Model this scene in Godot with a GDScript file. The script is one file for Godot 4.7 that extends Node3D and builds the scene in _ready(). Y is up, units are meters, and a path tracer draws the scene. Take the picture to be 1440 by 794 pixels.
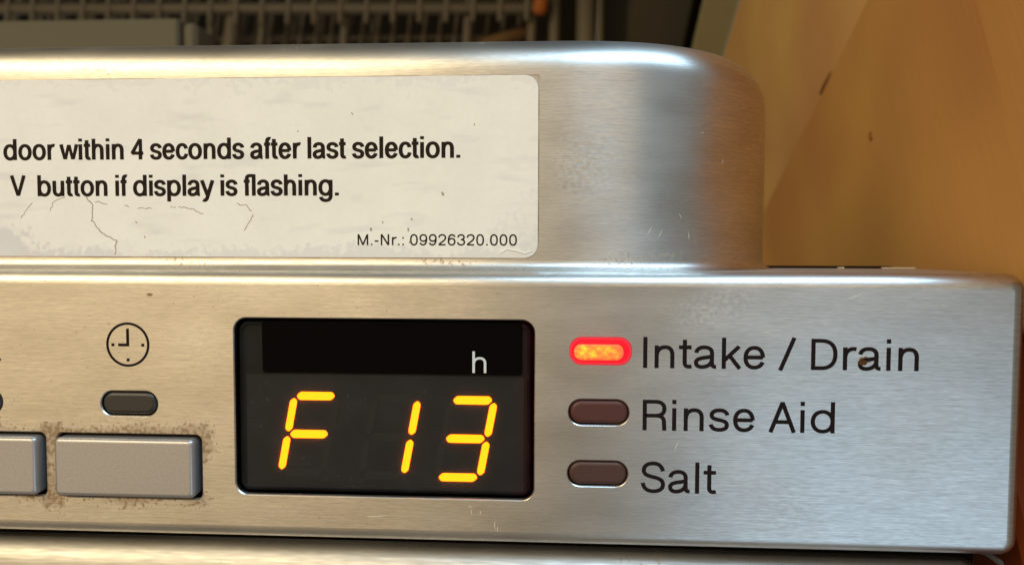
extends Node3D
# A dishwasher seen from above its part-opened door: the steel top edge with the controls, the tub and racks behind, a cabinet side at the right.
# Door-edge coordinates, in millimetres: x right, y up the edge (towards the tub), z out of the edge. frame() turns them into the world.

const MM := 0.001
const TILT := deg_to_rad(-63.0)
const PIVOT := Vector3(0, 0.85, 0)
var rng := RandomNumberGenerator.new()
var M := {}
var taken := {}
var machine: Node3D

func frame() -> Transform3D:
	return Transform3D(Basis(Vector3.RIGHT, TILT), PIVOT)

func p3(x: float, y: float, z: float) -> Vector3:
	return Vector3(x, y, z) * MM

# ---------------------------------------------------------------- naming
func numbered(called: String) -> String:
	var n: int = taken.get(called, 0)
	taken[called] = n + 1
	return called if n == 0 else "%s_%03d" % [called, n]

func thing(called: String, label: String, category: String, at: Transform3D, group := "") -> Node3D:
	var o := Node3D.new()
	o.name = numbered(called)
	add_child(o)
	o.transform = at
	o.set_meta("label", label)
	o.set_meta("category", category)
	if group != "":
		o.set_meta("group", group)
	return o

func obj(called: String, m: Mesh, mat: Material, parent: Node3D, label := "") -> MeshInstance3D:
	var o := MeshInstance3D.new()
	o.name = called
	o.mesh = m
	o.material_override = mat
	parent.add_child(o, true)
	if label != "":
		o.set_meta("label", label)
	return o

# ---------------------------------------------------------------- mesh helpers
func begin() -> SurfaceTool:
	var st := SurfaceTool.new()
	st.begin(Mesh.PRIMITIVE_TRIANGLES)
	return st

func done(st: SurfaceTool, normals := true) -> ArrayMesh:
	if normals:
		st.generate_normals()
	return st.commit()

func ring(cx: float, cy: float, hw: float, hh: float, r: float, n := 8) -> PackedVector2Array:
	# rounded rectangle, counter-clockwise
	var out := PackedVector2Array()
	r = clampf(r, 0.01, minf(hw, hh) - 0.001)
	var c := [Vector2(hw - r, hh - r), Vector2(-hw + r, hh - r), Vector2(-hw + r, -hh + r), Vector2(hw - r, -hh + r)]
	for k in 4:
		for i in n + 1:
			var a := (k + float(i) / n) * PI / 2
			out.append(Vector2(cx, cy) + c[k] + Vector2(cos(a), sin(a)) * r)
	return out

func uv_of(p: Vector2, box: Rect2) -> Vector2:
	return Vector2((p.x - box.position.x) / box.size.x, (box.position.y - p.y) / box.size.y)   # box.position is the top left corner

func loft(st: SurfaceTool, rings: Array, zs: Array, cap := true, box := Rect2(0, 0, 100, 100), close := true) -> void:
	# rings from the outside inwards, z per ring
	for k in rings.size() - 1:
		var a: PackedVector2Array = rings[k]
		var b: PackedVector2Array = rings[k + 1]
		for i in (a.size() if close else a.size() - 1):
			var j := (i + 1) % a.size()
			for q in [[a[i], zs[k]], [b[i], zs[k + 1]], [b[j], zs[k + 1]], [a[i], zs[k]], [b[j], zs[k + 1]], [a[j], zs[k]]]:
				st.set_uv(uv_of(q[0], box))
				st.add_vertex(p3(q[0].x, q[0].y, q[1]))
	if cap:
		st.set_smooth_group(1)
		var last: PackedVector2Array = rings[-1]
		var mid := Vector2.ZERO
		for v in last:
			mid += v / last.size()
		for i in last.size():
			for v in [mid, last[(i + 1) % last.size()], last[i]]:
				st.set_uv(uv_of(v, box))
				st.add_vertex(p3(v.x, v.y, zs[-1]))
		st.set_smooth_group(0)

func pad(cx: float, cy: float, hw: float, hh: float, r: float, z0: float, z1: float, roll: float, n := 8, steps := 5) -> ArrayMesh:
	# a rounded key: walls from z0 up, rolled over into a flat face at z1
	var rings := [ring(cx, cy, hw, hh, r, n)]
	var zs := [z0]
	for i in steps + 1:
		var a := PI / 2 * i / steps
		var o := -roll * (1 - cos(a))
		rings.append(ring(cx, cy, hw + o, hh + o, r + o * 0.6, n))
		zs.append(z1 - roll + roll * sin(a))
	var st := begin()
	loft(st, rings, zs)
	return done(st)

func box_mesh(st: SurfaceTool, a: Vector3, b: Vector3, bevel := 0.0) -> void:
	var lo := Vector3(minf(a.x, b.x), minf(a.y, b.y), minf(a.z, b.z))
	var hi := Vector3(maxf(a.x, b.x), maxf(a.y, b.y), maxf(a.z, b.z))
	var c := (lo + hi) / 2
	var h := (hi - lo) / 2
	bevel = minf(bevel, minf(h.x, minf(h.y, h.z)) * 0.9)
	for ax in 3:
		for s in [-1.0, 1.0]:
			var u := (ax + 1) % 3
			var v := (ax + 2) % 3
			var q := []
			for k in [[-1, -1], [1, -1], [1, 1], [-1, 1]]:
				var pnt := Vector3.ZERO
				pnt[ax] = s * h[ax]
				pnt[u] = k[0] * (h[u] - bevel)
				pnt[v] = k[1] * (h[v] - bevel)
				q.append(c + pnt)
			tri4(st, q, s < 0)
			if bevel > 0:
				# chamfer strip towards +u and -u (each edge made once)
				for t in [-1.0, 1.0]:
					var e := []
					for k in [[0, -1], [1, -1], [1, 1], [0, 1]]:
						var pnt := Vector3.ZERO
						pnt[ax] = s * (h[ax] - bevel * k[0])
						pnt[u] = t * (h[u] - bevel * (1 - k[0]))
						pnt[v] = k[1] * (h[v] - bevel)
						e.append(c + pnt)
					tri4(st, e, s * t < 0)
	if bevel > 0:
		for sx in [-1.0, 1.0]:
			for sy in [-1.0, 1.0]:
				for sz in [-1.0, 1.0]:
					var q3 := [Vector3(h.x, h.y - bevel, h.z - bevel), Vector3(h.x - bevel, h.y, h.z - bevel), Vector3(h.x - bevel, h.y - bevel, h.z)]
					var flip: bool = sx * sy * sz > 0
					for i in ([0, 2, 1] if flip else [0, 1, 2]):
						st.add_vertex((c + q3[i] * Vector3(sx, sy, sz)) * MM)

func tri4(st: SurfaceTool, q: Array, flip: bool) -> void:
	for i in ([0, 1, 2, 0, 2, 3] if flip else [0, 2, 1, 0, 3, 2]):
		st.set_smooth_group(-1)
		st.add_vertex(q[i] * MM)

func block(a: Vector3, b: Vector3, bevel := 0.0) -> ArrayMesh:
	var st := begin()
	st.set_smooth_group(-1)
	box_mesh(st, a, b, bevel)
	return done(st)

func tube(pts: Array, r: float, sides := 10) -> ArrayMesh:
	# a round bar along points in mm, with domed ends
	var st := begin()
	var n := pts.size()
	var rows := []
	var side := Vector3.ZERO
	for i in n:
		var d: Vector3 = ((pts[mini(i + 1, n - 1)] as Vector3) - (pts[maxi(i - 1, 0)] as Vector3)).normalized()
		if i == 0:
			side = d.cross(Vector3(0.31, 0.27, 0.91)).normalized()
		side = (side - d * side.dot(d)).normalized()
		var up := d.cross(side)
		var at: Vector3 = pts[i]
		if i == 0:
			rows.append(around(at - d * r * 0.6, side, up, r * 0.05, sides))
			rows.append(around(at - d * r * 0.45, side, up, r * 0.7, sides))
		rows.append(around(at, side, up, r, sides))
		if i == n - 1:
			rows.append(around(at + d * r * 0.45, side, up, r * 0.7, sides))
			rows.append(around(at + d * r * 0.6, side, up, r * 0.05, sides))
	for k in rows.size() - 1:
		for i in sides:
			var j := (i + 1) % sides
			for v in [rows[k][i], rows[k + 1][j], rows[k + 1][i], rows[k][i], rows[k][j], rows[k + 1][j]]:
				st.add_vertex(v * MM)
	return done(st)

func around(at: Vector3, side: Vector3, up: Vector3, r: float, sides: int) -> Array:
	var out := []
	for i in sides:
		var a := TAU * i / sides
		out.append(at + (side * cos(a) + up * sin(a)) * r)
	return out

# ---------------------------------------------------------------- lettering: a plain grotesque drawn as pen strokes (cap height 100, x-height 74)
const GLYPHS := {
	"n": [90, "M19 0 L19 74", "M19 38 C19 58 30 68.5 47 68.5 C63 68.5 71 59 71 44 L71 0"],
	"h": [90, "M19 0 L19 100", "M19 38 C19 58 30 68.5 47 68.5 C63 68.5 71 59 71 44 L71 0"],
	"u": [90, "M71 74 L71 0", "M71 36 C71 16 60 5.5 43 5.5 C27 5.5 19 15 19 30 L19 74"],
	"i": [38, "M19 0 L19 74", "M19 87 L19 101"],
	"l": [38, "M19 0 L19 101"],
	"I": [38, "M19 0 L19 101"],
	"t": [47, "M2.5 68.5 L44.5 68.5", "M22 93 L22 22 C22 9 26 6 36 6 C39 6 42 6.3 45 7"],
	"a": [85, "M13 51 C15 64 26 69.2 40 69.2 C56 69.2 65 62 65 50 L65 20 C65 8 69 6 79 6.2", "M65 41 C58 37 46 36.5 36 35 C20 32.5 12.5 27.5 12.5 19.5 C12.5 10.5 20 5.3 32 5.3 C50 5.3 65 15 65 31"],
	"k": [76, "M19 0 L19 101", "M69 73 L20 27", "M38 43 L71.5 1"],
	"e": [85, "M14.5 38 L71 38", "M71 37 C71 57 60 69.2 43 69.2 C25 69.2 14.3 56 14.3 37 C14.3 18 25 5.3 43 5.3 C56 5.3 66 12 70.5 23"],
	"c": [79, "M69 50 C66 62 57 69.2 43 69.2 C25 69.2 14.3 56 14.3 37 C14.3 18 25 5.3 43 5.3 C57 5.3 67 13 70 26"],
	"o": [92, "M46 69.2 C27 69.2 14.3 56 14.3 37 C14.3 18 27 5.3 46 5.3 C65 5.3 77.7 18 77.7 37 C77.7 56 65 69.2 46 69.2 Z"],
	"d": [97, "M46 69.2 C27 69.2 14.3 56 14.3 37 C14.3 18 27 5.3 46 5.3 C64 5.3 78 17 78 37 C78 57 64 69.2 46 69.2 Z", "M78 0 L78 101"],
	"b": [97, "M51 69.2 C70 69.2 82.7 56 82.7 37 C82.7 18 70 5.3 51 5.3 C33 5.3 19 17 19 37 C19 57 33 69.2 51 69.2 Z", "M19 0 L19 101"],
	"p": [97, "M51 69.2 C70 69.2 82.7 56 82.7 37 C82.7 18 70 5.3 51 5.3 C33 5.3 19 17 19 37 C19 57 33 69.2 51 69.2 Z", "M19 -27 L19 74"],
	"g": [97, "M46 69.2 C27 69.2 14.3 56 14.3 37 C14.3 18 27 5.3 46 5.3 C64 5.3 78 17 78 37 C78 57 64 69.2 46 69.2 Z", "M78 74 L78 1 C78 -16 66 -23 47 -23 C31 -23 20 -18 17 -6"],
	"r": [55, "M19 0 L19 74", "M19 38 C19 58 30 68.8 46 68.8 C50 68.8 52.5 68.5 55 68"],
	"s": [76, "M65 53 C62 64 53 69.2 38.5 69.2 C23 69.2 13.5 62.5 13.5 53 C13.5 43.5 22 40.5 38 37.5 C54 34.5 63.5 31 63.5 20.5 C63.5 11 53.5 5.3 38.5 5.3 C22.5 5.3 13.5 11 11 23"],
	"f": [43, "M2.5 68.5 L42 68.5", "M22 0 L22 80 C22 91 27 95 36 95 C39 95 41 94.7 44 94"],
	"ﬂ": [84, "M2.5 68.5 L40 68.5", "M22 0 L22 78 C22 90 28 94.8 40 94.8 L65 94.8", "M65 0 L65 101"],
	"w": [110, "M5 74 L30 4 L55 70 L80 4 L105 74"],
	"y": [80, "M6 74 L40 4", "M74 74 L43 0 C37 -15 33 -21 23 -21 C18 -21 15 -20.5 12 -19.5"],
	"V": [92, "M6 100 L46 4 L86 100"],
	"D": [103, "M19 6 L19 94 L45 94 C74 94 90.5 79 90.5 50 C90.5 21 74 6 45 6 Z"],
	"R": [97, "M19 0 L19 94 L55 94 C74 94 83.5 85 83.5 71 C83.5 57 74 48.5 55 48.5 L19 48.5", "M56 48.5 C75 48.5 81.5 42 82.5 28 L84 0"],
	"S": [93, "M80 70 C77 87 65 95.2 47 95.2 C27 95.2 15 86 15 73 C15 59 27 55 47 51 C68 46.5 81 41.5 81 26.5 C81 12.5 67 4.8 48 4.8 C27 4.8 14 14 12 32"],
	"A": [92, "M8 0 L46 97 L84 0", "M21 34 L71 34"],
	"M": [120, "M19 0 L19 100", "M20 98 L60 4 L100 98", "M101 0 L101 100"],
	"N": [100, "M19 0 L19 100", "M20 98 L80 2", "M81 0 L81 100"],
	"4": [88, "M63 0 L63 96 L11 30 L82 30"],
	"0": [84, "M42 95.2 C24 95.2 14.3 80 14.3 50 C14.3 20 24 4.8 42 4.8 C60 4.8 69.7 20 69.7 50 C69.7 80 60 95.2 42 95.2 Z"],
	"9": [84, "M42 38 C25 38 14.3 49 14.3 66 C14.3 84 25 95.2 42 95.2 C59 95.2 69.7 84 69.7 66 C69.7 49 59 38 42 38 Z", "M69.7 66 L69.7 55 C69.7 22 58 4.8 40 4.8 C26 4.8 17 12 14.5 24"],
	"6": [84, "M42 62 C59 62 69.7 51 69.7 34 C69.7 16 59 4.8 42 4.8 C25 4.8 14.3 16 14.3 34 C14.3 51 25 62 42 62 Z", "M14.3 34 L14.3 45 C14.3 78 26 95.2 44 95.2 C58 95.2 67 88 69.5 76"],
	"2": [84, "M13 69 C14 86 26 95.2 42 95.2 C60 95.2 71 86 71 71 C71 57 62 48 46 35 C28 21 16 14 13 6 L73 6"],
	"3": [84, "M13 72 C16 88 27 95.2 42 95.2 C58 95.2 68 86 68 74 C68 61 58 53 40 53", "M40 53 C60 53 71 43 71 29 C71 14 58 4.8 41 4.8 C25 4.8 13 13 11 29"],
	".": [38, "M19 0 L19 14"],
	":": [38, "M19 0 L19 14", "M19 60 L19 74"],
	"-": [50, "M7 37 L43 37"],
	"/": [59, "M7 -3 L52 103"],
	" ": [36],
}

func path_points(s: String, steps := 9) -> Array:
	# returns [points, closed]
	var tok := s.replace("M", " M ").replace("L", " L ").replace("C", " C ").replace("Z", " Z ").split(" ", false)
	var pts := PackedVector2Array()
	var i := 0
	var closed := false
	while i < tok.size():
		var c := tok[i]
		if c == "M" or c == "L":
			pts.append(Vector2(float(tok[i + 1]), float(tok[i + 2])))
			i += 3
		elif c == "C":
			var a := pts[-1]
			var b := Vector2(float(tok[i + 1]), float(tok[i + 2]))
			var d := Vector2(float(tok[i + 3]), float(tok[i + 4]))
			var e := Vector2(float(tok[i + 5]), float(tok[i + 6]))
			for k in steps:
				pts.append(a.bezier_interpolate(b, d, e, float(k + 1) / steps))
			i += 7
		else:
			closed = true
			i += 1
	if closed and pts[0].distance_to(pts[-1]) < 0.01:
		pts.remove_at(pts.size() - 1)
	return [pts, closed]

func pen(st: SurfaceTool, pts: PackedVector2Array, closed: bool, wx: float, wy: float, z: float) -> void:
	# a stroke in mm with an elliptical pen, as a flat strip at height z
	var q := PackedVector2Array()
	for v in pts:
		q.append(Vector2(v.x / wx, v.y / wy))
	var n := q.size()
	var left := PackedVector2Array()
	var right := PackedVector2Array()
	for i in n:
		var a := q[(i - 1 + n) % n] if (closed or i > 0) else q[i]
		var b := q[(i + 1) % n] if (closed or i < n - 1) else q[i]
		var d0 := (q[i] - a).normalized() if a != q[i] else (b - q[i]).normalized()
		var d1 := (b - q[i]).normalized() if b != q[i] else d0
		var m := (d0 + d1).normalized()
		var cosh_ := m.dot(d0)
		var nrm := Vector2(-m.y, m.x)
		if cosh_ > 0.62:
			left.append(q[i] + nrm * 0.5 / cosh_)
			right.append(q[i] - nrm * 0.5 / cosh_)
		else:   # a sharp corner: cut it off
			for d in [d0, d1]:
				var nn := Vector2(-d.y, d.x)
				var outer := signf(d0.cross(d1))
				var inner := q[i] + nrm * 0.5 / maxf(cosh_, 0.3) * outer
				var cut: Vector2 = q[i] - nn * 0.5 * outer
				left.append(inner if outer > 0 else cut)
				right.append(cut if outer > 0 else inner)
	var k := left.size()
	for i in (k if closed else k - 1):
		var j := (i + 1) % k
		for v in [left[i], left[j], right[j], left[i], right[j], right[i]]:
			st.set_normal(Vector3(0, 0, 1))
			st.add_vertex(p3(v.x * wx, v.y * wy, z))

func lettering(parent: Node3D, s: String, x0: float, x1: float, base: float, cap: float, wx: float, wy: float, z: float, mat: Material, called := "lettering", rise := 0.0) -> MeshInstance3D:
	# the words between x0 and x1, baseline at base
	var ch := []
	var x := 0.0
	for c in s:
		ch.append([x, GLYPHS[c]])
		x += GLYPHS[c][0]
	var lo := INF
	var hi := -INF
	var strokes := []
	for g in ch:
		for k in range(1, g[1].size()):
			var pp := path_points(g[1][k])
			var pts: PackedVector2Array = pp[0]
			for i in pts.size():
				pts[i].x += g[0]
				lo = minf(lo, pts[i].x)
				hi = maxf(hi, pts[i].x)
			strokes.append([pts, pp[1], k])
	var k := (x1 - x0 - wx) / (hi - lo)
	var st := begin()
	for t in strokes:
		var pts: PackedVector2Array = t[0]
		for i in pts.size():
			var xx := (pts[i].x - lo) * k + x0 + wx / 2
			pts[i] = Vector2(xx, base + pts[i].y * cap / 100.0 + rise * (xx - x0))
		pen(st, pts, t[1], wx, wy, z + t[2] * 0.004)
	return obj(called, done(st, false), mat, parent)

# ---------------------------------------------------------------- materials
func lin(r: float, g: float, b: float) -> Color:
	return Color(r, g, b).linear_to_srgb()

func mat(c: Color, rough: float, metal := 0.0, spec := 0.5) -> StandardMaterial3D:
	var m := StandardMaterial3D.new()
	m.albedo_color = c
	m.roughness = rough
	m.metallic = metal
	m.metallic_specular = spec
	return m

func glow(c: Color, e: float) -> StandardMaterial3D:
	var m := mat(c.darkened(0.6), 0.6, 0.0, 0.15)
	m.emission_enabled = true
	m.emission = c
	m.emission_energy_multiplier = e
	return m

func noise(sd: int, f: float, oct := 3) -> FastNoiseLite:
	var n := FastNoiseLite.new()
	n.seed = sd
	n.frequency = f
	n.noise_type = FastNoiseLite.TYPE_SIMPLEX_SMOOTH
	n.fractal_octaves = oct
	return n

func layer(sd: int, w: int, h: int, sw: int, sh: int, f: float, oct := 2) -> PackedByteArray:
	# noise drawn small and stretched: long streaks along the brushing
	var im := noise(sd, f, oct).get_image(sw, sh, false, false, true)
	im.convert(Image.FORMAT_L8)
	im.resize(w, h, Image.INTERPOLATE_CUBIC)
	return im.get_data()

func tex(w: int, h: int, f: int, d: PackedByteArray) -> ImageTexture:
	return ImageTexture.create_from_image(Image.create_from_data(w, h, false, f, d))

func rr_dist(p: Vector2, cx: float, cy: float, hw: float, hh: float) -> float:
	var d := Vector2(absf(p.x - cx) - hw, absf(p.y - cy) - hh)
	return Vector2(maxf(d.x, 0), maxf(d.y, 0)).length() + minf(maxf(d.x, d.y), 0)

# finger smears: x, y, half width, half height, turn, strength
const SMEARS := [[30.0, -36.0, 9.0, 5.0, 0.4, 1.0], [22.0, -9.0, 8.0, 3.5, -0.3, 0.9], [48.0, -28.0, 7.0, 9.0, 0.2, 0.7], [-45.0, -7.0, 12.0, 2.6, 0.1, 0.8], [-52.0, -16.0, 5.0, 6.0, 0.5, 0.8], [4.0, 12.0, 6.0, 8.0, 0.3, 1.0]]

func steel(w: int, h: int, box: Rect2, sd: int, dirt: Callable, base := 0.32) -> StandardMaterial3D:
	# brushed stainless steel with the dirt that dirt(p, n) says (0 clean .. 1 covered)
	var a := layer(sd, w, h, w / 26, h, 0.22, 3)
	var b := layer(sd + 1, w, h, w / 9, h, 0.33, 2)
	var c := layer(sd + 2, w, h, w / 60, h, 0.5, 1)
	var cl := layer(sd + 3, w, h, w / 24, h / 10, 0.09, 3)
	var fine := layer(sd + 4, w, h, w, h, 0.085, 4)
	var alb := PackedByteArray()
	var orm := PackedByteArray()
	alb.resize(w * h * 3)
	orm.resize(w * h * 3)
	var i := 0
	for y in h:
		for x in w:
			var s := (a[i] - 128) * 0.00035 + (b[i] - 128) * 0.00045 + (c[i] - 128) * 0.0002
			var cloud := (cl[i] - 128) / 128.0
			var c0 := cloud
			var v := 0.80 + s + cloud * 0.02
			var p := Vector2(box.position.x + (x + 0.5) / w * box.size.x, box.position.y - (y + 0.5) / h * box.size.y)
			for f in SMEARS:
				var q := (p - Vector2(f[0], f[1])).rotated(f[4])
				var rr := Vector2(q.x / f[2], q.y / f[3]).length_squared()
				if rr < 1.0:
					cloud += (1.0 - rr) * f[5] * (0.6 + 1.2 * (fine[i] - 128) / 128.0)
			var d: float = dirt.call(p, (fine[i] - 128) / 128.0, c0)
			var k := i * 3
			alb[k] = int(clampf(lerpf(v, 0.37, d), 0, 1) * 255)
			alb[k + 1] = int(clampf(lerpf(v - 0.008, 0.22, d), 0, 1) * 255)
			alb[k + 2] = int(clampf(lerpf(v - 0.022, 0.05, d), 0, 1) * 255)
			orm[k] = 255
			orm[k + 1] = int(clampf(base - s * 0.5 + cloud * 0.02 + (cloud - c0) * 0.06 + d * 0.4, 0.05, 1) * 255)
			orm[k + 2] = int(clampf(1.0 - d * 1.1, 0, 1) * 255)
			i += 1
	var m := StandardMaterial3D.new()
	m.albedo_texture = tex(w, h, Image.FORMAT_RGB8, alb)
	var o := tex(w, h, Image.FORMAT_RGB8, orm)
	m.roughness = 1.0
	m.roughness_texture = o
	m.roughness_texture_channel = BaseMaterial3D.TEXTURE_CHANNEL_GREEN
	m.metallic = 1.0
	m.metallic_texture = o
	m.metallic_texture_channel = BaseMaterial3D.TEXTURE_CHANNEL_BLUE
	m.texture_repeat = false
	m.anisotropy_enabled = true
	m.anisotropy = -0.6
	return m

# ---------------------------------------------------------------- scene
func _ready() -> void:
	rng.seed = 7
	view_and_light()
	materials()
	door()
	tub()
	racks()
	cabinet()

func view_and_light() -> void:
	var cam := Camera3D.new()
	cam.name = "camera"
	# the lens 110 mm off the door edge, turned 3.4 degrees left and 2.8 degrees down of square
	var b := Basis(Vector3.UP, deg_to_rad(3.449)) * Basis(Vector3.RIGHT, deg_to_rad(-2.825)) * Basis(Vector3.BACK, deg_to_rad(0.145))
	cam.transform = frame() * Transform3D(b, p3(0, 0, 110))
	cam.near = 0.01
	cam.far = 20.0
	var look := CameraAttributesPhysical.new()
	look.frustum_focal_length = 33.25
	look.frustum_focus_distance = 0.112
	look.frustum_near = 0.01
	look.frustum_far = 20.0
	look.exposure_aperture = 24.0
	cam.attributes = look
	cam.fov = rad_to_deg(2.0 * atan(397.0 / 1100.0))
	add_child(cam)
	cam.current = true

	var env := Environment.new()
	env.background_mode = Environment.BG_COLOR
	env.background_color = lin(0.20, 0.165, 0.12)
	env.tonemap_mode = Environment.TONE_MAPPER_LINEAR
	env.tonemap_exposure = 0.95
	env.volumetric_fog_enabled = true   # for the haze added in front of the digits
	env.volumetric_fog_density = 0.0
	env.sdfgi_enabled = true
	env.ssao_enabled = true
	env.ssil_enabled = true
	var we := WorldEnvironment.new()
	we.name = "world_environment"
	we.environment = env
	add_child(we)

	# where the light comes from, in door-edge metres: warm kitchen lamps at the left, a cool window at the right and above, plus an added warm fill
	area("warm_room_light", Vector3(-0.7, 0.1, 1.0), Vector2(1.5, 1.3), lin(1.0, 0.70, 0.35), 0.76)
	area("warm_ceiling_light", Vector3(-0.75, 0.8, 1.0), Vector2(1.2, 0.8), lin(1.0, 0.83, 0.52), 4.5)
	area("cool_window_light", Vector3(0.5, -0.6, 1.0), Vector2(0.62, 0.85), lin(0.52, 0.77, 1.0), 1.35)
	area("cool_skylight", Vector3(0.5, 1.15, 0.64), Vector2(1.25, 0.55), lin(0.52, 0.78, 1.0), 8.5)
	area("added_warm_fill", Vector3(0.3, 0.3, 1.0), Vector2(0.55, 0.45), lin(1.0, 0.72, 0.40), 0.85)  # added fill with no known source, turns the upper face tan beside the label

func area(called: String, at: Vector3, size: Vector2, c: Color, e: float) -> void:
	var l := AreaLight3D.new()
	l.name = called
	l.area_size = size
	l.light_color = c
	l.light_energy = e * size.x * size.y / PI   # e: the brightness of the lit opening
	l.area_range = 8.0
	l.area_attenuation = 2.0
	l.shadow_enabled = true
	add_child(l)
	l.transform = frame() * Transform3D(Basis.looking_at(-at, Vector3(0, 1, 0.01)), at)

const PANEL := Rect2(-90, -3, 156, 42)
const UPPER := Rect2(-90, 31, 150, 36)

func panel_dirt(p: Vector2, n: float, cloud: float) -> float:
	var d := 0.0
	for c in [[-63.05, -32.75, 10.9, 4.65], [-86.75, -32.75, 10.9, 4.65]]:
		var e := rr_dist(p, c[0], c[1], c[2], c[3])
		if e < 4.0:
			var w := 0.75 + 1.5 * cloud
			if p.y > c[1] + 2.0:
				w += 0.1 + 0.8 * cloud
			if p.x > -76.5 and p.x < -73:
				w += 1.3
			d = maxf(d, clampf((w - e) * 0.30 + n * 0.15, 0, 0.28))
			d = maxf(d, clampf((w + 0.25 - e) * 0.5 + n * 1.7 - 0.6, 0, 0.55))
	# film of old splashes between the key and its lamp
	if p.x < -60 and p.y < -23 and p.y > -30:
		d = maxf(d, clampf(n * 1.2 + cloud * 0.7 - 0.55, 0, 0.35))
	if n > 0.62 and p.x < 0:
		d = maxf(d, (n - 0.62) * 1.6)
	# one brown fleck in the last word, one speck above the clock
	var q := (p - Vector2(42.2, -15.9)) * Vector2(0.8, 1.3)
	d = maxf(d, clampf((0.75 - q.length()) * 3.0 + n * 0.8, 0, 1))
	d = maxf(d, clampf((0.35 - ((p - Vector2(-59.4, -7.5)) * Vector2(0.6, 1.2)).length()) * 4.0, 0, 0.7))
	return d

func upper_dirt(p: Vector2, n: float, cloud: float) -> float:
	var d := 0.0
	if p.x < 8:
		d = clampf(n * 0.7 + cloud * 0.5 - 0.6, 0, 0.22)
	# dark line of dirt round the edge of the label
	var e := rr_dist(p, -53.1, 11.1, 50.0, 13.15)
	d = maxf(d, clampf((0.20 - absf(e)) * 5.0, 0, 0.7) * clampf(0.75 + cloud * 0.8, 0.3, 1.0))
	if p.y < -1.0:
		d = maxf(d, clampf(n * 0.9 + cloud * 0.6 - 0.55, 0, 0.35))
	return d

func no_dirt(_p: Vector2, n: float, cloud: float) -> float:
	return clampf(n * 0.6 + cloud * 0.5 - 0.6, 0, 0.15)

func materials() -> void:
	M.panel = steel(2048, 551, PANEL, 11, panel_dirt)
	M.upper = steel(2048, 492, UPPER, 31, upper_dirt, 0.34)
	M.skin = steel(1024, 128, Rect2(-90, -43, 156, 16), 51, no_dirt, 0.5)
	M.ink = mat(lin(0.014, 0.010, 0.011), 0.8, 0.0, 0.12)
	M.label_ink = mat(lin(0.024, 0.015, 0.011), 0.8, 0.0, 0.12)
	M.white_ink = mat(lin(0.55, 0.6, 0.6), 0.6)
	M.black = mat(lin(0.005, 0.004, 0.003), 0.8, 0.0, 0.1)
	M.seal_and_shadow = mat(lin(0.006, 0.005, 0.004), 0.8, 0.0, 0.1)  # black of the gap seal and of the shadow strip behind the ledge
	M.key = key_material()
	M.pane = pane_material()
	M.lamp_dark = mat(lin(0.022, 0.020, 0.018), 0.3)
	M.lamp_red = mat(lin(0.075, 0.026, 0.022), 0.38, 0.0, 0.4)
	M.lamp_brown = mat(lin(0.062, 0.030, 0.023), 0.38, 0.0, 0.4)
	M.screen = screen_material()
	M.band = mat(lin(0.003, 0.0022, 0.0022), 0.4, 0.0, 0.08)
	M.lit = glow(lin(1.0, 0.165, 0.001), 5.2)
	M.unlit = mat(lin(0.008, 0.0077, 0.0078), 0.5, 0.0, 0.2)
	M.lamp_lit = glow(lin(1.0, 0.0012, 0.0024), 13.0)
	M.lamp_spill = glow(lin(1.0, 0.06, 0.09), 0.55)
	M.lamp_core = core_material()
	M.label = label_material()
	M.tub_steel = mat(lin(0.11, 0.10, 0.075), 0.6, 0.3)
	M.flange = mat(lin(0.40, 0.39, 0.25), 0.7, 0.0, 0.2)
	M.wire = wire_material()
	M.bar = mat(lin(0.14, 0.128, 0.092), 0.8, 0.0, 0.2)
	M.rust = mat(lin(0.35, 0.10, 0.015), 0.8)
	M.wood = wood_material(lin(0.57, 0.30, 0.095), 71)
	M.wood_light = wood_material(lin(0.64, 0.375, 0.145), 72)
	M.chip = mat(lin(0.20, 0.085, 0.02), 0.8)
	M.counter = mat(lin(0.12, 0.11, 0.10), 0.4)

func key_material() -> StandardMaterial3D:
	var w := 512
	var n := noise(5, 0.13, 4)
	var d := PackedByteArray()
	d.resize(w * w * 3)
	for y in w:
		for x in w:
			var v := int(clampf(0.67 + n.get_noise_2d(x, y) * 0.035, 0, 1) * 255)
			var k := (y * w + x) * 3
			d[k] = v
			d[k + 1] = int(v * 0.985)
			d[k + 2] = int(v * 0.985)
	var m := mat(Color.WHITE, 0.31, 0.65)
	m.albedo_texture = tex(w, w, Image.FORMAT_RGB8, d)
	m.uv1_triplanar = true
	m.uv1_scale = Vector3.ONE * 32.0
	return m

func pane_material() -> StandardMaterial3D:
	var m := mat(Color(0.8, 0.8, 0.8, 0.006), 0.25, 0.0, 0.22)
	m.transparency = BaseMaterial3D.TRANSPARENCY_ALPHA
	return m

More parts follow.
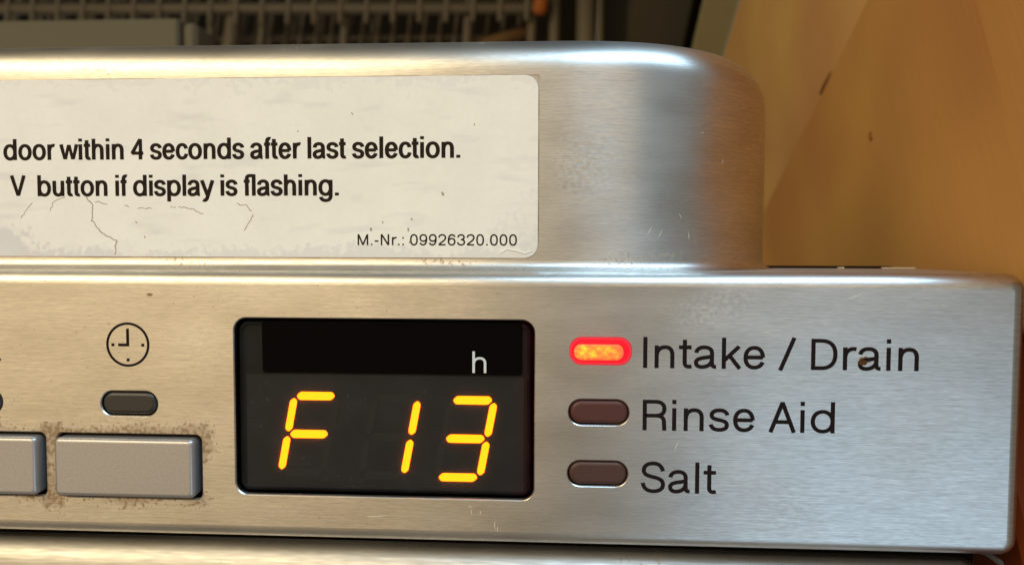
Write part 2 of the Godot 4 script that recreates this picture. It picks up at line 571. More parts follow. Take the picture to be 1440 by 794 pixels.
func core_material() -> StandardMaterial3D:
	var w := 256
	var h := 96
	var n := noise(6, 0.022, 2)
	var d := PackedByteArray()
	d.resize(w * h * 3)
	for y in h:
		for x in w:
			var v := n.get_noise_2d(x, y) * 0.9 + 0.55 - (float(x) / w - 0.35) * 0.6
			v -= pow(absf(float(x) / w - 0.5) * 2.0, 8.0) * 0.9 + pow(absf(float(y) / h - 0.5) * 2.0, 5.0) * 0.8
			var k := (y * w + x) * 3
			d[k] = 255
			d[k + 1] = int(clampf(0.34 + v * 0.40, 0.12, 0.84) * 255)
			d[k + 2] = int(clampf(0.04 - v * 0.05, 0.0, 0.1) * 255)
	var m := mat(lin(0.5, 0.2, 0.05), 0.4)
	m.emission_enabled = true
	m.emission = Color.WHITE
	m.emission_operator = BaseMaterial3D.EMISSION_OP_MULTIPLY
	m.emission_texture = tex(w, h, Image.FORMAT_RGB8, d)
	m.emission_energy_multiplier = 1.1
	m.texture_repeat = false
	return m

func screen_material() -> StandardMaterial3D:
	var w := 1024
	var h := 608
	var cl := layer(81, w, h, 128, 76, 0.05, 4)
	var fine := layer(82, w, h, 512, 304, 0.12, 3)
	var d := PackedByteArray()
	d.resize(w * h * 3)
	for i in w * h:
		var x := float(i % w) / w
		var y := float(i / w) / h
		var v := 0.06 + (cl[i] - 128) * 0.0002
		if fine[i] > 188 and cl[i] > 146 and y > 0.3:
			v += (fine[i] - 188) * 0.004
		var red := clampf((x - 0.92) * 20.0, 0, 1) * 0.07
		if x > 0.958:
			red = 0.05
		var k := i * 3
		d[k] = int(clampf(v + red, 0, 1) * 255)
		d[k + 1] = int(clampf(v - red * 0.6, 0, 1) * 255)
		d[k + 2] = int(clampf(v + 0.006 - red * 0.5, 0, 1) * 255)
	var m := mat(Color.WHITE, 0.5, 0.0, 0.2)
	m.albedo_texture = tex(w, h, Image.FORMAT_RGB8, d)
	m.texture_repeat = false
	return m

func stroke_on(d: PackedFloat32Array, w: int, h: int, box: Rect2, pts: Array, r: float, amount: float, breaks: float) -> void:
	# a thin wandering line (a crack or a fibre) laid over a field of darkness
	var nz := noise(91, 0.9, 3)
	var curve := Curve2D.new()
	for k in pts.size():
		var a: Vector2 = pts[maxi(k - 1, 0)]
		var b: Vector2 = pts[mini(k + 1, pts.size() - 1)]
		curve.add_point(pts[k], -(b - a) / 6.0, (b - a) / 6.0)
	var long := curve.get_baked_length()
	var s := 0.0
	while s < long:
		var p := curve.sample_baked(s)
		p += Vector2(nz.get_noise_2d(p.x, p.y), nz.get_noise_2d(p.y + 50, p.x)) * 0.25
		var keep := nz.get_noise_2d(s * 0.6, 7.0 + r * 100) * 0.5 + 0.5
		if keep > breaks:
			var rr := r * (0.6 + 0.8 * keep)
			var c := Vector2((p.x - box.position.x) / box.size.x * w, (box.position.y - p.y) / box.size.y * h)
			var px := rr / box.size.x * w
			for y in range(maxi(0, int(c.y - px - 1)), mini(h, int(c.y + px + 2))):
				for x in range(maxi(0, int(c.x - px - 1)), mini(w, int(c.x + px + 2))):
					var f := clampf(px - Vector2(x + 0.5, y + 0.5).distance_to(c) + 0.7, 0, 1) * amount
					d[y * w + x] = maxf(d[y * w + x], f)
		s += 0.03

const LABEL := Rect2(-90, 24.4, 87, 26.6)

func label_material() -> StandardMaterial3D:
	var w := 2048
	var h := 626
	var dark := PackedFloat32Array()
	dark.resize(w * h)
	stroke_on(dark, w, h, LABEL, [Vector2(-79.5, 5.9), Vector2(-81.3, 3.6)], 0.05, 0.5, 0.0)
	stroke_on(dark, w, h, LABEL, [Vector2(-74.4, 6.8), Vector2(-76, 6.2), Vector2(-76.6, 4.8)], 0.05, 0.5, 0.0)
	stroke_on(dark, w, h, LABEL, [Vector2(-71, 6.9), Vector2(-70, 5.6), Vector2(-70.2, 3.4), Vector2(-69, 1.7), Vector2(-66.4, 0.2), Vector2(-66.8, -1.9)], 0.07, 0.55, 0.0)
	stroke_on(dark, w, h, LABEL, [Vector2(-70, 6.2), Vector2(-66, 5.6), Vector2(-60, 5.0)], 0.06, 0.45, 0.45)
	stroke_on(dark, w, h, LABEL, [Vector2(-58, 5.4), Vector2(-54.5, 5.1), Vector2(-53, 4.3)], 0.055, 0.5, 0.25)
	stroke_on(dark, w, h, LABEL, [Vector2(-49.5, 5.9), Vector2(-46.5, 5.7), Vector2(-45.4, 4.2), Vector2(-47, 1.6)], 0.055, 0.5, 0.5)
	for s in [[-17, 7.4, 0.22], [-27.8, 2.2, 0.2], [-26, 3.3, 0.13], [-33.8, 8.6, 0.16], [-21.6, 3.6, 0.14], [-22.1, 2.2, 0.16], [-22.0, 0.3, 0.13], [-38.5, 16.6, 0.12], [-63.3, 3.3, 0.13], [-62, 1.0, 0.1], [-30.5, 19.0, 0.12], [-12.5, 17.4, 0.1]]:
		stroke_on(dark, w, h, LABEL, [Vector2(s[0], s[1]), Vector2(s[0] + 0.1, s[1] - s[2] * 1.6)], s[2] * 0.7, 0.5, 0.0)
	var cl := layer(95, w, h, 256, 78, 0.03, 4)
	var fine := layer(96, w, h, 1024, 313, 0.06, 4)
	var st := layer(97, w, h, 60, 80, 0.09, 3)
	var d := PackedByteArray()
	d.resize(w * h * 3)
	for i in w * h:
		var x := LABEL.position.x + float(i % w) / w * LABEL.size.x
		var y := LABEL.position.y - float(i / w) / h * LABEL.size.y
		var c := (cl[i] - 128) / 128.0
		var f := (fine[i] - 128) / 128.0
		var v := 0.89 + c * 0.015 + f * 0.008
		# grey damp stain creeping in from the lower left, a grey wash along the bottom edge
		var edge := (3.6 - y) - (x + 86.0) * 0.28 + f * 2.0 + c * 2.5
		var grey := clampf(edge * 0.6, 0, 1) * 0.085
		grey = maxf(grey, clampf((-0.2 - y) * 0.9 + f * 1.3 + c * 1.5, 0, 1) * (0.06 if x > -62 else 0.03))
		grey = maxf(grey, clampf((y - 21.9) * 0.6 + f * 2.0 + c * 2.0 - 0.9, 0, 1) * 0.035)
		grey = maxf(grey, clampf((st[i] - 128) / 128.0 * 1.6 - 0.5, 0, 1) * 0.05)
		if x > -20:
			grey = maxf(grey, clampf((3.0 - y) * 0.12 + (x + 9) * 0.10 + f * 0.6 + c * 0.6, 0, 1) * 0.07)
		var k := i * 3
		var dk := dark[i]
		v -= grey
		d[k] = int(clampf(lerpf(v, 0.36, dk), 0, 1) * 255)
		d[k + 1] = int(clampf(lerpf(v - 0.016, 0.28, dk), 0, 1) * 255)
		d[k + 2] = int(clampf(lerpf(v - 0.048 + grey * 0.25, 0.19, dk), 0, 1) * 255)
	var m := mat(Color.WHITE, 0.42, 0.0, 0.4)
	m.albedo_texture = tex(w, h, Image.FORMAT_RGB8, d)
	m.texture_repeat = false
	return m

func wire_material() -> StandardMaterial3D:
	var m := mat(lin(0.13, 0.115, 0.085), 0.6)
	return m

func wood_material(c: Color, sd: int) -> StandardMaterial3D:
	var w := 1024
	var grain := layer(sd, w, w, 24, w, 0.35, 3)
	var cl := layer(sd + 10, w, w, 64, 64, 0.05, 3)
	var fine := layer(sd + 20, w, w, 512, 512, 0.09, 3)
	var d := PackedByteArray()
	d.resize(w * w * 3)
	for i in w * w:
		var v := 1.0 + (grain[i] - 128) * 0.00014 + (cl[i] - 128) * 0.0006
		if fine[i] > 222:
			v -= (fine[i] - 222) * 0.002
		d[i * 3] = int(clampf(c.r * v, 0, 1) * 255)
		d[i * 3 + 1] = int(clampf(c.g * (v + (cl[i] - 128) * 0.0004), 0, 1) * 255)
		d[i * 3 + 2] = int(clampf(c.b * v, 0, 1) * 255)
	var m := mat(Color.WHITE, 0.5, 0.0, 0.4)
	m.albedo_texture = tex(w, w, Image.FORMAT_RGB8, d)
	m.uv1_triplanar = true
	m.uv1_scale = Vector3.ONE * 3.1
	return m

# ---------------------------------------------------------------- the door edge
const HOLES := [
	# cx, cy, half width, half height, corner radius
	[-25.2, -23.68, 21.72, 12.86, 1.75],
	[-63.05, -32.75, 10.95, 4.72, 0.9],
	[-86.75, -32.75, 10.95, 4.72, 0.9],
	[-62.85, -23.5, 4.22, 1.78, 1.75],
	[-86.5, -23.5, 4.22, 1.78, 1.75],
	[5.87, -15.02, 4.2, 1.78, 1.75],
	[5.7, -23.74, 4.2, 1.78, 1.75],
	[5.6, -32.5, 4.2, 1.78, 1.75],
]

func door() -> void:
	var t := thing("dishwasher", "stainless steel dishwasher with its door ajar, lit F13 display, keys, indicator lamps and white label", "dishwasher", frame())
	var panel := obj("control_panel", panel_mesh(), M.panel, t)
	machine = t
	# printing on the panel
	lettering(panel, "Intake / Drain", 11.85, 49.46, -17.34, 4.33, 0.58, 0.54, 0.02, M.ink)
	lettering(panel, "Rinse Aid", 11.87, 38.35, -26.17, 4.33, 0.58, 0.54, 0.02, M.ink)
	lettering(panel, "Salt", 11.7, 22.5, -35.06, 4.4, 0.58, 0.54, 0.02, M.ink)
	clock_symbol(panel)
	var st := begin()
	pen(st, PackedVector2Array([Vector2(-84.6, -17.25), Vector2(-82.25, -17.25)]), false, 0.35, 0.35, 0.02)
	obj("printed_symbol", done(st, false), M.ink, panel)
	obj("gap_backing", block(Vector3(-129, -42, -5.5), Vector3(61.5, -4.6, -3.0), 0.3), M.black, t)  # black plate added so the gaps round the buttons look dark
	display(t)
	for c in [HOLES[1], HOLES[2]]:
		var right_lean: float = 0.0
		obj("button", pad(c[0] - 0.15 + right_lean, c[1] - 0.02, c[2] - 0.45, c[3] - 0.42, 0.75, -2.0, 1.35, 0.62, 6, 6), M.key, t)
	lamp(t, HOLES[3], M.lamp_dark, "unlit grey indicator lamp under the clock symbol")
	lamp(t, HOLES[4], M.lamp_dark, "unlit indicator lamp cut by the left edge of the photo")
	lamp(t, HOLES[6], M.lamp_red, "unlit dark red indicator lamp beside Rinse Aid")
	lamp(t, HOLES[7], M.lamp_brown, "unlit brown indicator lamp beside Salt")
	# the lit lamp
	var h: Array = HOLES[5]
	var lens := obj("indicator_lamp", pad(h[0], h[1], h[2] - 0.12, h[3] - 0.12, 1.6, -0.9, 0.50, 0.6, 10, 6), M.lamp_lit, t, "lit red and orange indicator lamp beside Intake / Drain")
	obj("spill_ring", pad(h[0] + 0.02, h[1], h[2] + 0.22, h[3] + 0.22, 1.8, 0.0, 0.05, 0.05, 10, 2), M.lamp_spill, lens)  # added glowing ring, imitates the red spill round the lit lamp
	var cst := begin()
	var rings := []
	var zs := []
	for k in 6:
		var a := PI / 2 * k / 5
		rings.append(ring(h[0] - 0.25, h[1] - 0.12, 3.45 - 0.4 * (1 - cos(a)), 1.12 - 0.4 * (1 - cos(a)), 1.0, 10))
		zs.append(0.48 + 0.12 * sin(a))
	loft(cst, rings, zs, true, Rect2(h[0] - 3.4, h[1] + 0.9, 6.4, 1.9))
	obj("lamp_core", done(cst), M.lamp_core, lens)
	obj("brown_fleck", pad(41.9, -16.25, 0.62, 0.34, 0.3, -0.02, 0.07, 0.06, 5, 3), mat(lin(0.07, 0.03, 0.008), 0.7, 0.0, 0.3), panel)
	# the raised upper face with its label
	obj("upper_face", upper_mesh(), M.upper, t)
	label_sticker(t)
	# below: the shadow gap with its seal, and the outer skin of the door
	var seal := begin()
	box_mesh(seal, Vector3(-130, -47.0, -11), Vector3(61.0, -41.5, -6.5), 0.3)
	obj("seal", done(seal), M.seal_and_shadow, t)
	obj("outer_skin", skin_mesh(), M.skin, t)
	obj("corner_clip", tube([Vector3(58.3, -42.7, -2.6), Vector3(60.6, -43.4, -2.2), Vector3(62.2, -44.6, -2.0), Vector3(63.0, -46.5, -2.0)], 0.45, 10), mat(lin(0.05, 0.045, 0.045), 0.6, 0.0, 0.2), t)
	obj("ledge_shadow", block(Vector3(30, -5.2, -27), Vector3(56, -3.62, -24.2), 0.3), M.seal_and_shadow, t)  # black strip painting in the shadow line behind the ledge
	# fine scratches on the turned end of the upper face
	var scm := mat(lin(0.7, 0.68, 0.62), 0.4, 0.3)
	for q in [[12.6, 1.2, 1.0, 1.5], [14.4, 0.9, 0.7, 1.2], [19.2, 0.6, -0.1, 1.3], [18.0, 3.8, -0.4, 0.7], [24.6, 12.2, 0.0, 0.6], [21.0, 16.5, 0.3, 0.1]]:
		var a := asin(q[0] / 34.3)
		var b := asin((q[0] + q[2]) / 34.3)
		var nn := Vector3(sin(a) / 34.3, 0, cos(a) / 22.0).normalized()
		scratch(t, Vector3(34.3 * sin(a), q[1], -4.0 - 22.0 * (1 - cos(a))), Vector3(34.3 * sin(b), q[1] + q[3], -4.0 - 22.0 * (1 - cos(b))), nn, scm)
	for q in [[-12.4, -38.0, 0.1, -0.9], [-11.0, -38.2, -0.15, -0.7], [-9.0, -39.5, 0.1, -1.6], [-8.6, -40.4, 0.0, -0.9], [-12.9, -37.6, 0.6, -0.1], [39.3, -7.6, 2.6, 1.2], [17.0, -27.6, -0.6, -1.5], [-28.0, -39.4, 3.2, 0.25], [28.0, -12.2, 1.6, 0.3]]:
		scratch(t, Vector3(q[0], q[1], 0), Vector3(q[0] + q[2], q[1] + q[3], 0), Vector3(0, 0, 1), scm)
	# little chips and tape residue on the ledge
	for c in [[46.5, 1.0, -24.1], [53.6, 5.4, -23.9]]:
		obj("tape_residue", block(Vector3(c[0], -3.98, c[2]), Vector3(c[0] + c[1], -3.74, c[2] + 0.9), 0.1), mat(lin(0.5, 0.42, 0.3), 0.7), t)

func scratch(t: Node3D, a: Vector3, b: Vector3, nn: Vector3, m: Material) -> void:
	# a hair-thin raised burr with a slight bow
	var st := begin()
	var side := (b - a).cross(nn).normalized()
	var n := 4
	for k in n:
		var row := []
		for i in [k, k + 1]:
			var f := float(i) / n
			var c := a.lerp(b, f) + side * 0.12 * sin(PI * f) * (b - a).length() * 0.5 + nn * 0.02
			var w := 0.045 * sin(PI * clampf(f, 0.06, 0.94))
			row.append_array([c - side * w, c + nn * w * 0.5, c + side * w])
		for q in [[0, 1, 4, 3], [1, 2, 5, 4]]:
			for i in [0, 1, 2, 0, 2, 3]:
				st.add_vertex(row[q[i]] * MM)
	obj("scratch", done(st), m, t)

func panel_mesh() -> ArrayMesh:
	var R := 2.0
	var lo := Vector2(-130, -43.25)
	var hi := Vector2(63.9, -3.95)
	var mid := (lo + hi) / 2
	var half := (hi - lo) / 2
	var st := begin()
	# rolled edge
	var rings := []
	var zs := []
	for z in [-7.0, -4.5]:
		rings.append(ring(mid.x, mid.y, half.x, half.y, 2.2, 8))
		zs.append(z)
	for k in 11:
		var a := PI / 2 * k / 10
		var o := -R * (1 - cos(a))
		rings.append(ring(mid.x, mid.y, half.x + o, half.y + o, 2.2 + o * 0.8, 8))
		zs.append(-R + R * sin(a))
	loft(st, rings, zs, false, PANEL)
	# the face between its openings
	st.set_smooth_group(1)
	var face: PackedVector2Array = rings[-1]
	var cuts := [-200.0, -86.6, -63.05, -25.2, 5.7, 200.0]
	for i in cuts.size() - 1:
		var strip := PackedVector2Array([Vector2(cuts[i], -60), Vector2(cuts[i + 1], -60), Vector2(cuts[i + 1], 10), Vector2(cuts[i], 10)])
		var pieces: Array = Geometry2D.intersect_polygons(face, strip)
		for h in HOLES:
			var hole := ring(h[0], h[1], h[2] + 0.2, h[3] + 0.2, h[4] + 0.2, 8)
			var next := []
			for piece in pieces:
				next.append_array(Geometry2D.clip_polygons(piece, hole))
			pieces = next
		for piece in pieces:
			var idx := Geometry2D.triangulate_polygon(piece)
			for k in range(0, idx.size(), 3):
				var a: Vector2 = piece[idx[k]]
				var b: Vector2 = piece[idx[k + 1]]
				var c: Vector2 = piece[idx[k + 2]]
				for v in ([a, c, b] if (b - a).cross(c - a) > 0 else [a, b, c]):
					st.set_uv(uv_of(v, PANEL))
					st.add_vertex(p3(v.x, v.y, 0))
	st.set_smooth_group(0)
	for h in HOLES:
		var rr := []
		var zz := []
		for q in [[0.2, 0.0], [0.165, -0.03], [0.10, -0.08], [0.035, -0.16], [0.0, -0.26], [0.0, -0.7]]:
			rr.append(ring(h[0], h[1], h[2] + q[0], h[3] + q[0], h[4] + q[0], 8))
			zz.append(q[1])
		loft(st, rr, zz, false, PANEL)
	# ledge running back under the upper face
	for v in [Vector3(-128, -3.95, -4.0), Vector3(-128, -3.95, -24), Vector3(61.5, -3.95, -24), Vector3(-128, -3.95, -4.0), Vector3(61.5, -3.95, -24), Vector3(61.5, -3.95, -4.0)]:
		st.set_smooth_group(-1)
		st.set_uv(uv_of(Vector2(v.x, -4), PANEL))
		st.add_vertex(v * MM)
	return done(st)

func upper_mesh() -> ArrayMesh:
	var st := begin()
	var plan := []    # point, outward normal, roll radius
	for x in [-130.0, -90.0, -40.0, -10.0, -3.0, 0.0]:
		plan.append([Vector2(x, -4.0), Vector2(0, 1), 5.0])
	var a := 0.0
	for k in range(1, 37):
		a = deg_to_rad(90.0 * k / 36)
		var p := Vector2(34.3 * sin(a), -4.0 - 22.0 * (1 - cos(a)))
		var nn := Vector2(sin(a) / 34.3, cos(a) / 22.0).normalized()
		plan.append([p, nn, 5.0 + 3.6 * smoothstep(0.3, 1.5, a)])
	plan.append([Vector2(34.3, -34.0), Vector2(1, 0), 8.6])
	var rows := []
	var u := 0.0
	for i in plan.size():
		var pl: Vector2 = plan[i][0]
		var nn: Vector2 = plan[i][1]
		var r: float = plan[i][2]
		if i > 0:
			u += pl.distance_to(plan[i - 1][0])
		var row := []
		var sec := []
		var f := 1.6
		for k in 8:
			var b := PI / 2 * k / 7
			sec.append(Vector2(f * (1 - sin(b)), -3.95 + f * (1 - cos(b))))
		for y in [2.0, 8.0, 14.0, 18.0, 30.2 - r - 0.6]:
			sec.append(Vector2(0, y))
		for k in 13:
			var b := PI / 2 * k / 12
			sec.append(Vector2(-r * (1 - cos(b)), 30.2 - r + r * sin(b)))
		sec.append(Vector2(-r - 3.0, 30.2))
		sec.append(Vector2(-r - 12.0, 30.2))
		for s in sec:
			var q: Vector2 = pl + nn * s.x
			row.append([Vector3(q.x, s.y, q.y), Vector2((u - 40.0 + 0.0) / 150.0, (31.0 - s.y + s.x * 0.3) / 36.0)])
		rows.append(row)
	for i in rows.size() - 1:
		for k in rows[0].size() - 1:
			var q := [rows[i][k], rows[i + 1][k], rows[i + 1][k + 1], rows[i][k + 1]]
			for j in [0, 2, 1, 0, 3, 2]:
				st.set_uv(q[j][1])
				st.add_vertex(q[j][0] * MM)
	return done(st)

func skin_mesh() -> ArrayMesh:
	var st := begin()
	var rings := []
	var zs := []
	var box := Rect2(-90, -43, 156, 16)
	rings.append(ring(-34.5, -85.55, 96.0, 40.0, 3.0, 8))
	zs.append(-10.0)
	for k in 13:
		var b := PI / 2 * k / 12
		var o := -3.2 * (1 - cos(b))
		rings.append(ring(-34.5, -85.55, 96.0 + o, 40.0 + o, 3.2 + o * 0.8, 8))
		zs.append(-5.0 + 3.2 * sin(b))
	loft(st, rings, zs, true, box)
	return done(st)

func lamp(t: Node3D, h: Array, m: Material, label: String) -> void:
	obj("indicator_lamp", pad(h[0] + 0.03, h[1] + 0.02, h[2] - 0.10, h[3] - 0.10, 1.6, -1.3, 0.0, 0.62, 10, 5), m, t, label)

func clock_symbol(panel: Node3D) -> void:
	var st := begin()
	var c := Vector2(-62.85, -14.82)
	var pts := PackedVector2Array()
	for i in 48:
		pts.append(c + Vector2(cos(TAU * i / 48), sin(TAU * i / 48)) * 3.08)
	pen(st, pts, true, 0.36, 0.36, 0.02)
	pen(st, PackedVector2Array([c + Vector2(0.0, 2.35), c + Vector2(0.0, -0.05), c + Vector2(-1.45, -0.05)]), false, 0.42, 0.42, 0.024)
	for d in [Vector2(2.25, -0.05), Vector2(0, -2.25), Vector2(-2.25, -0.05)]:
		var dot := PackedVector2Array()
		pen(st, PackedVector2Array([c + d + Vector2(-0.22, 0), c + d + Vector2(0.22, 0)]), false, 0.42, 0.42, 0.028)
	obj("clock_symbol", done(st, false), M.ink, panel)

func display(t: Node3D) -> void:
	var h: Array = HOLES[0]
	var st := begin()
	# the smoked pane with its softly rounded rim
	var rings := []
	var zs := []
	for q in [[-0.02, -1.4], [-0.35, -1.2], [-0.45, -0.75], [-0.62, -0.52], [-0.85, -0.45], [-0.95, -0.47], [-0.97, -0.9]]:
		rings.append(ring(h[0], h[1], h[2] + q[0], h[3] + q[0], h[4] + q[0] * 0.7, 8))
		zs.append(q[1])
	loft(st, rings, zs, true, Rect2(h[0] - h[2], h[1] + h[3], h[2] * 2, h[3] * 2))
	var d := obj("display", done(st), M.screen, t)
	var pst := begin()
	loft(pst, [ring(h[0], h[1], h[2] - 0.96, h[3] - 0.96, 1.1, 8)], [-0.47], true)
	obj("smoked_pane", done(pst), M.pane, d)
	var milky := FogVolume.new()
	milky.name = "glow_haze"  # haze volume added for a soft glow round the lit digits
	milky.shape = RenderingServer.FOG_VOLUME_SHAPE_BOX
	milky.size = p3(40.5, 16.6, 0.26)
	milky.position = p3(h[0], -27.3, -0.62)
	var fm := FogMaterial.new()
	fm.albedo = Color(0.95, 0.93, 0.9)
	fm.density = 90.0
	milky.material = fm
	d.add_child(milky)
	var bst := begin()
	loft(bst, [ring(-24.05, -14.98, 18.9, 3.75, 0.5, 4)], [-0.43], true)
	obj("dark_band", done(bst), M.band, d)
	lettering(d, "h", -12.3, -10.3, -18.42, 3.1, 0.36, 0.34, -0.42, M.white_ink)
	#      a top, b upper right, c lower right, d bottom, e lower left, f upper left, g middle
	for digit in [[-36.31, -27.75, "aefg"], [-24.43, -27.95, "bc"], [-13.37, -28.05, "abcdg"]]:
		for s in "abcdefg":
			var lit: bool = s in digit[2]
			obj("display_segment" if lit else "unlit_segment", segment(digit[0], digit[1], s, -0.78 if lit else -0.82), M.lit if lit else M.unlit, d)

func segment(cx: float, cy: float, s: String, z: float) -> ArrayMesh:
	var horizontal := s in "adg"
	var at: Vector2 = {"a": Vector2(0, 5.6), "g": Vector2(0, 0), "d": Vector2(0, -5.65), "b": Vector2(3.14, 2.8), "c": Vector2(3.14, -2.82), "e": Vector2(-3.14, -2.82), "f": Vector2(-3.14, 2.8)}[s]
	var l := 2.86 if horizontal else 2.52
	var w := 0.60 if horizontal else 0.53
	var pts := PackedVector2Array([Vector2(l, 0), Vector2(l - w * 0.85, w), Vector2(-l + w * 0.85, w), Vector2(-l, 0), Vector2(-l + w * 0.85, -w), Vector2(l - w * 0.85, -w)])
	# round the six corners a little
	var soft := PackedVector2Array()
	for i in 6:
		var a := pts[(i + 5) % 6]
		var b := pts[i]
		var c := pts[(i + 1) % 6]
		var p := b + (a - b).limit_length(0.22)
		var q := b + (c - b).limit_length(0.22)
		soft.append(p)
		soft.append((p + q + b * 2) / 4)
		soft.append(q)
	var out := PackedVector2Array()
	var inner := PackedVector2Array()
	for v in soft:
		for k in 2:
			var vv := v * (1.0 if k == 0 else 0.97)
			if not horizontal:
				vv = Vector2(-vv.y, vv.x)
			vv += at
			vv = Vector2(cx + vv.x + vv.y * 0.19, cy + vv.y)
			if k == 0:
				out.append(vv)
			else:
				inner.append(vv)
	var st := begin()
	loft(st, [out, inner], [z - 0.07, z], true)
	return done(st)

func label_sticker(t: Node3D) -> void:
	var st := begin()
	var x1 := -3.11
	var y0 := -2.08
	var y1 := 24.28
	var rings := []
	var zs := []
	for q in [[0.0, -3.998], [0.0, -3.90], [-0.05, -3.87]]:
		rings.append(ring((x1 - 128.0) / 2, (y0 + y1) / 2, (x1 + 128.0) / 2 + q[0], (y1 - y0) / 2 + q[0], 2.0, 8))
		zs.append(q[1])
	loft(st, rings, zs, true, LABEL)
	var l := obj("label_sticker", done(st), M.label, t, "stained white paper label with two lines of instructions")
	lettering(l, "door within 4 seconds after last selection.", -83.8, -14.45, 12.40, 3.12, 0.59, 0.48, -3.86, M.label_ink, "lettering", 0.0012)
	lettering(l, "V  button if display is ﬂashing.", -82.9, -32.45, 6.98, 3.12, 0.59, 0.48, -3.86, M.label_ink, "lettering", 0.0012)
	lettering(l, "M.-Nr.: 09926320.000", -29.7, -6.15, -0.25, 1.62, 0.235, 0.225, -3.86, M.label_ink)
	# the lifted corner
	obj("curled_corner", tube([Vector3(-8.6, -1.4, -3.87), Vector3(-7.6, -0.75, -3.84), Vector3(-6.3, -0.95, -3.83), Vector3(-5.0, -1.35, -3.84), Vector3(-4.0, -1.0, -3.87)], 0.09, 8), mat(lin(0.8, 0.78, 0.72), 0.4), l)

# ---------------------------------------------------------------- behind the door (world axes through PIVOT: x right, v up, f towards the room)
func world_at() -> Transform3D:
	return Transform3D(Basis(), PIVOT)

func in_world(x: float, y: float, z: float) -> Vector3:
	# door-edge millimetres to world millimetres from PIVOT
	return Basis(Vector3.RIGHT, TILT) * Vector3(x, y, z)

func tub() -> void:
	# parts of the dishwasher that stay behind, upright, when its door leans out
	var upright := frame().affine_inverse() * world_at()
	var f := -168.0
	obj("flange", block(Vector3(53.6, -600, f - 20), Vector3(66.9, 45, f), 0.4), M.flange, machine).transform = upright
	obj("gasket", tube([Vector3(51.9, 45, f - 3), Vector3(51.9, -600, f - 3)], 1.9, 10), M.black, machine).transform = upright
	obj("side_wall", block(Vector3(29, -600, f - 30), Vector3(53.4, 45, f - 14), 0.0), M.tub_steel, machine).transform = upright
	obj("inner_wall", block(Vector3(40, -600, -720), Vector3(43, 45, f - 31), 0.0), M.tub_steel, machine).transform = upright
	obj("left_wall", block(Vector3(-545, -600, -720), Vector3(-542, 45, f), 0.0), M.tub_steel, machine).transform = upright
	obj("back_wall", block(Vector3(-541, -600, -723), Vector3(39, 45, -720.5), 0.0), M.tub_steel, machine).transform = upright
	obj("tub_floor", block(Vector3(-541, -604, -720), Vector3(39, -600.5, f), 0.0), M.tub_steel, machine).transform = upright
	var c := thing("worktop", "dark kitchen worktop above the dishwasher tub, out of the picture", "worktop", world_at())
	obj("slab", block(Vector3(-600, 90, -760), Vector3(64, 128, -190), 3.0), M.counter, c)

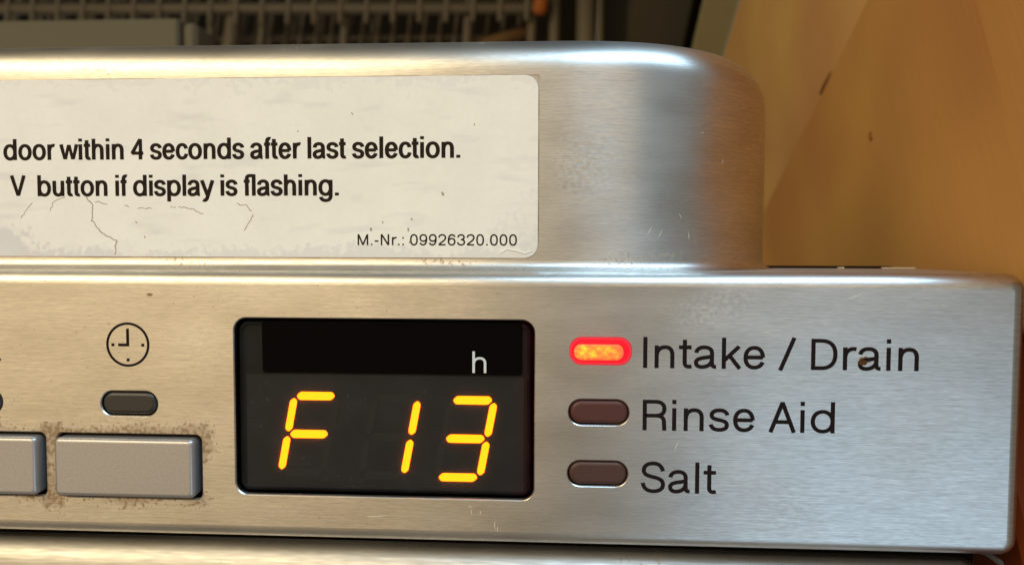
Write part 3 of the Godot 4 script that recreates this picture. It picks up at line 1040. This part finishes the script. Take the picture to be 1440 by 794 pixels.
func racks() -> void:
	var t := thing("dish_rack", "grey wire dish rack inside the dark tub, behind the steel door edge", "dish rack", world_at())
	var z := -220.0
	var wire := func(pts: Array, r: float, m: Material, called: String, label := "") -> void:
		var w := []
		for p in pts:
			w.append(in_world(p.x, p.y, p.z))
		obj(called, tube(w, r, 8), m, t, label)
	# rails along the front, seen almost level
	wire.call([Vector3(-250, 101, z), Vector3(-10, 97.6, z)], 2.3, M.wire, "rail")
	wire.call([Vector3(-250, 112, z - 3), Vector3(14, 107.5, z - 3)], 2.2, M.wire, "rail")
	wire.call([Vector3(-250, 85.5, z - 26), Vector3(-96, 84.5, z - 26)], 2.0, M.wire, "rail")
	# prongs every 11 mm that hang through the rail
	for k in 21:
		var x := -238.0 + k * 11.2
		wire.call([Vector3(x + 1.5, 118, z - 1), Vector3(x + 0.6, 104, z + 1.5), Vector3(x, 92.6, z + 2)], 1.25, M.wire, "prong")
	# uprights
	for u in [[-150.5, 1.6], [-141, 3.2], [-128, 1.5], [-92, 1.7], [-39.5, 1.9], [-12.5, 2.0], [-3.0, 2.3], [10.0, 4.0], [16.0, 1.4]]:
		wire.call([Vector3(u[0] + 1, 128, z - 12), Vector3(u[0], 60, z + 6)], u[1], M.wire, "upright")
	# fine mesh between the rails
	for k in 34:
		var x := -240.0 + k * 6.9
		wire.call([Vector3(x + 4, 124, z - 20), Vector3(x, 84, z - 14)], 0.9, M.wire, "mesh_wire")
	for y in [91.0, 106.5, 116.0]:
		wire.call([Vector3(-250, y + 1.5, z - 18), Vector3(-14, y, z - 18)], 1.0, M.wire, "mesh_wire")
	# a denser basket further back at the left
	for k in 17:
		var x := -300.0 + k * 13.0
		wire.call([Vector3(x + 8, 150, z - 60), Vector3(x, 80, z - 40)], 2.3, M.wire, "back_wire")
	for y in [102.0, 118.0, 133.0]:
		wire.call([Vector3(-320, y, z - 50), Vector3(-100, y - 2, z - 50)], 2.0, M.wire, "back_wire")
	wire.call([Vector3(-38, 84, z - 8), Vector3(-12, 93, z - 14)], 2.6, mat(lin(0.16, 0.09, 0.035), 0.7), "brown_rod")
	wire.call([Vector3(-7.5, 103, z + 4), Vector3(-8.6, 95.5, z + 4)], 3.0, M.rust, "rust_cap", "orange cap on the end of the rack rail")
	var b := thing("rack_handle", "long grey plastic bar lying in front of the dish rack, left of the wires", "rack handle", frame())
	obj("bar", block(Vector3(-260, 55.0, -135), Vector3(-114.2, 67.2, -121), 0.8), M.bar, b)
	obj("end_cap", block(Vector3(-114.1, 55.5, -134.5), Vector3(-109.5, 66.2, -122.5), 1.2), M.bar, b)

func cabinet() -> void:
	var t := thing("kitchen_cabinet", "orange brown wooden cabinet side rising at the right of the dishwasher door", "cabinet", world_at())
	# the far, lighter board reaches the tub flange; the nearer, browner board stands a little proud of it
	obj("far_board", block(Vector3(66.3, -700, -166), Vector3(84, 22, -70), 0.2), M.wood_light, t, "lighter yellowish far board of the cabinet side")
	obj("near_board", block(Vector3(65.5, -700, -76), Vector3(83, 22.5, 3), 0.5), M.wood, t, "browner near board of the cabinet side")
	var n := thing("red_cabinet_front", "dark red wooden cabinet front showing as a sliver at the lower right edge", "cabinet", world_at())
	obj("front_board", block(Vector3(85, -700, -20), Vector3(420, -24, 70), 1.5), mat(lin(0.10, 0.018, 0.003), 0.6, 0.0, 0.15), n)
	obj("end_board", block(Vector3(65.8, -700, 5), Vector3(84.7, -22, 71), 1.0), mat(lin(0.10, 0.018, 0.003), 0.6, 0.0, 0.15), n)
	# a chipped place on the edge and a knock below it
	obj("chipped_edge", tube([Vector3(65.7, -58, -76.2), Vector3(65.5, -62, -76.1), Vector3(65.7, -66, -76.2)], 0.5, 8), M.chip, t)
	obj("knock", tube([Vector3(65.45, -43.0, -48.2), Vector3(65.45, -43.3, -47.0)], 0.5, 8), M.chip, t)
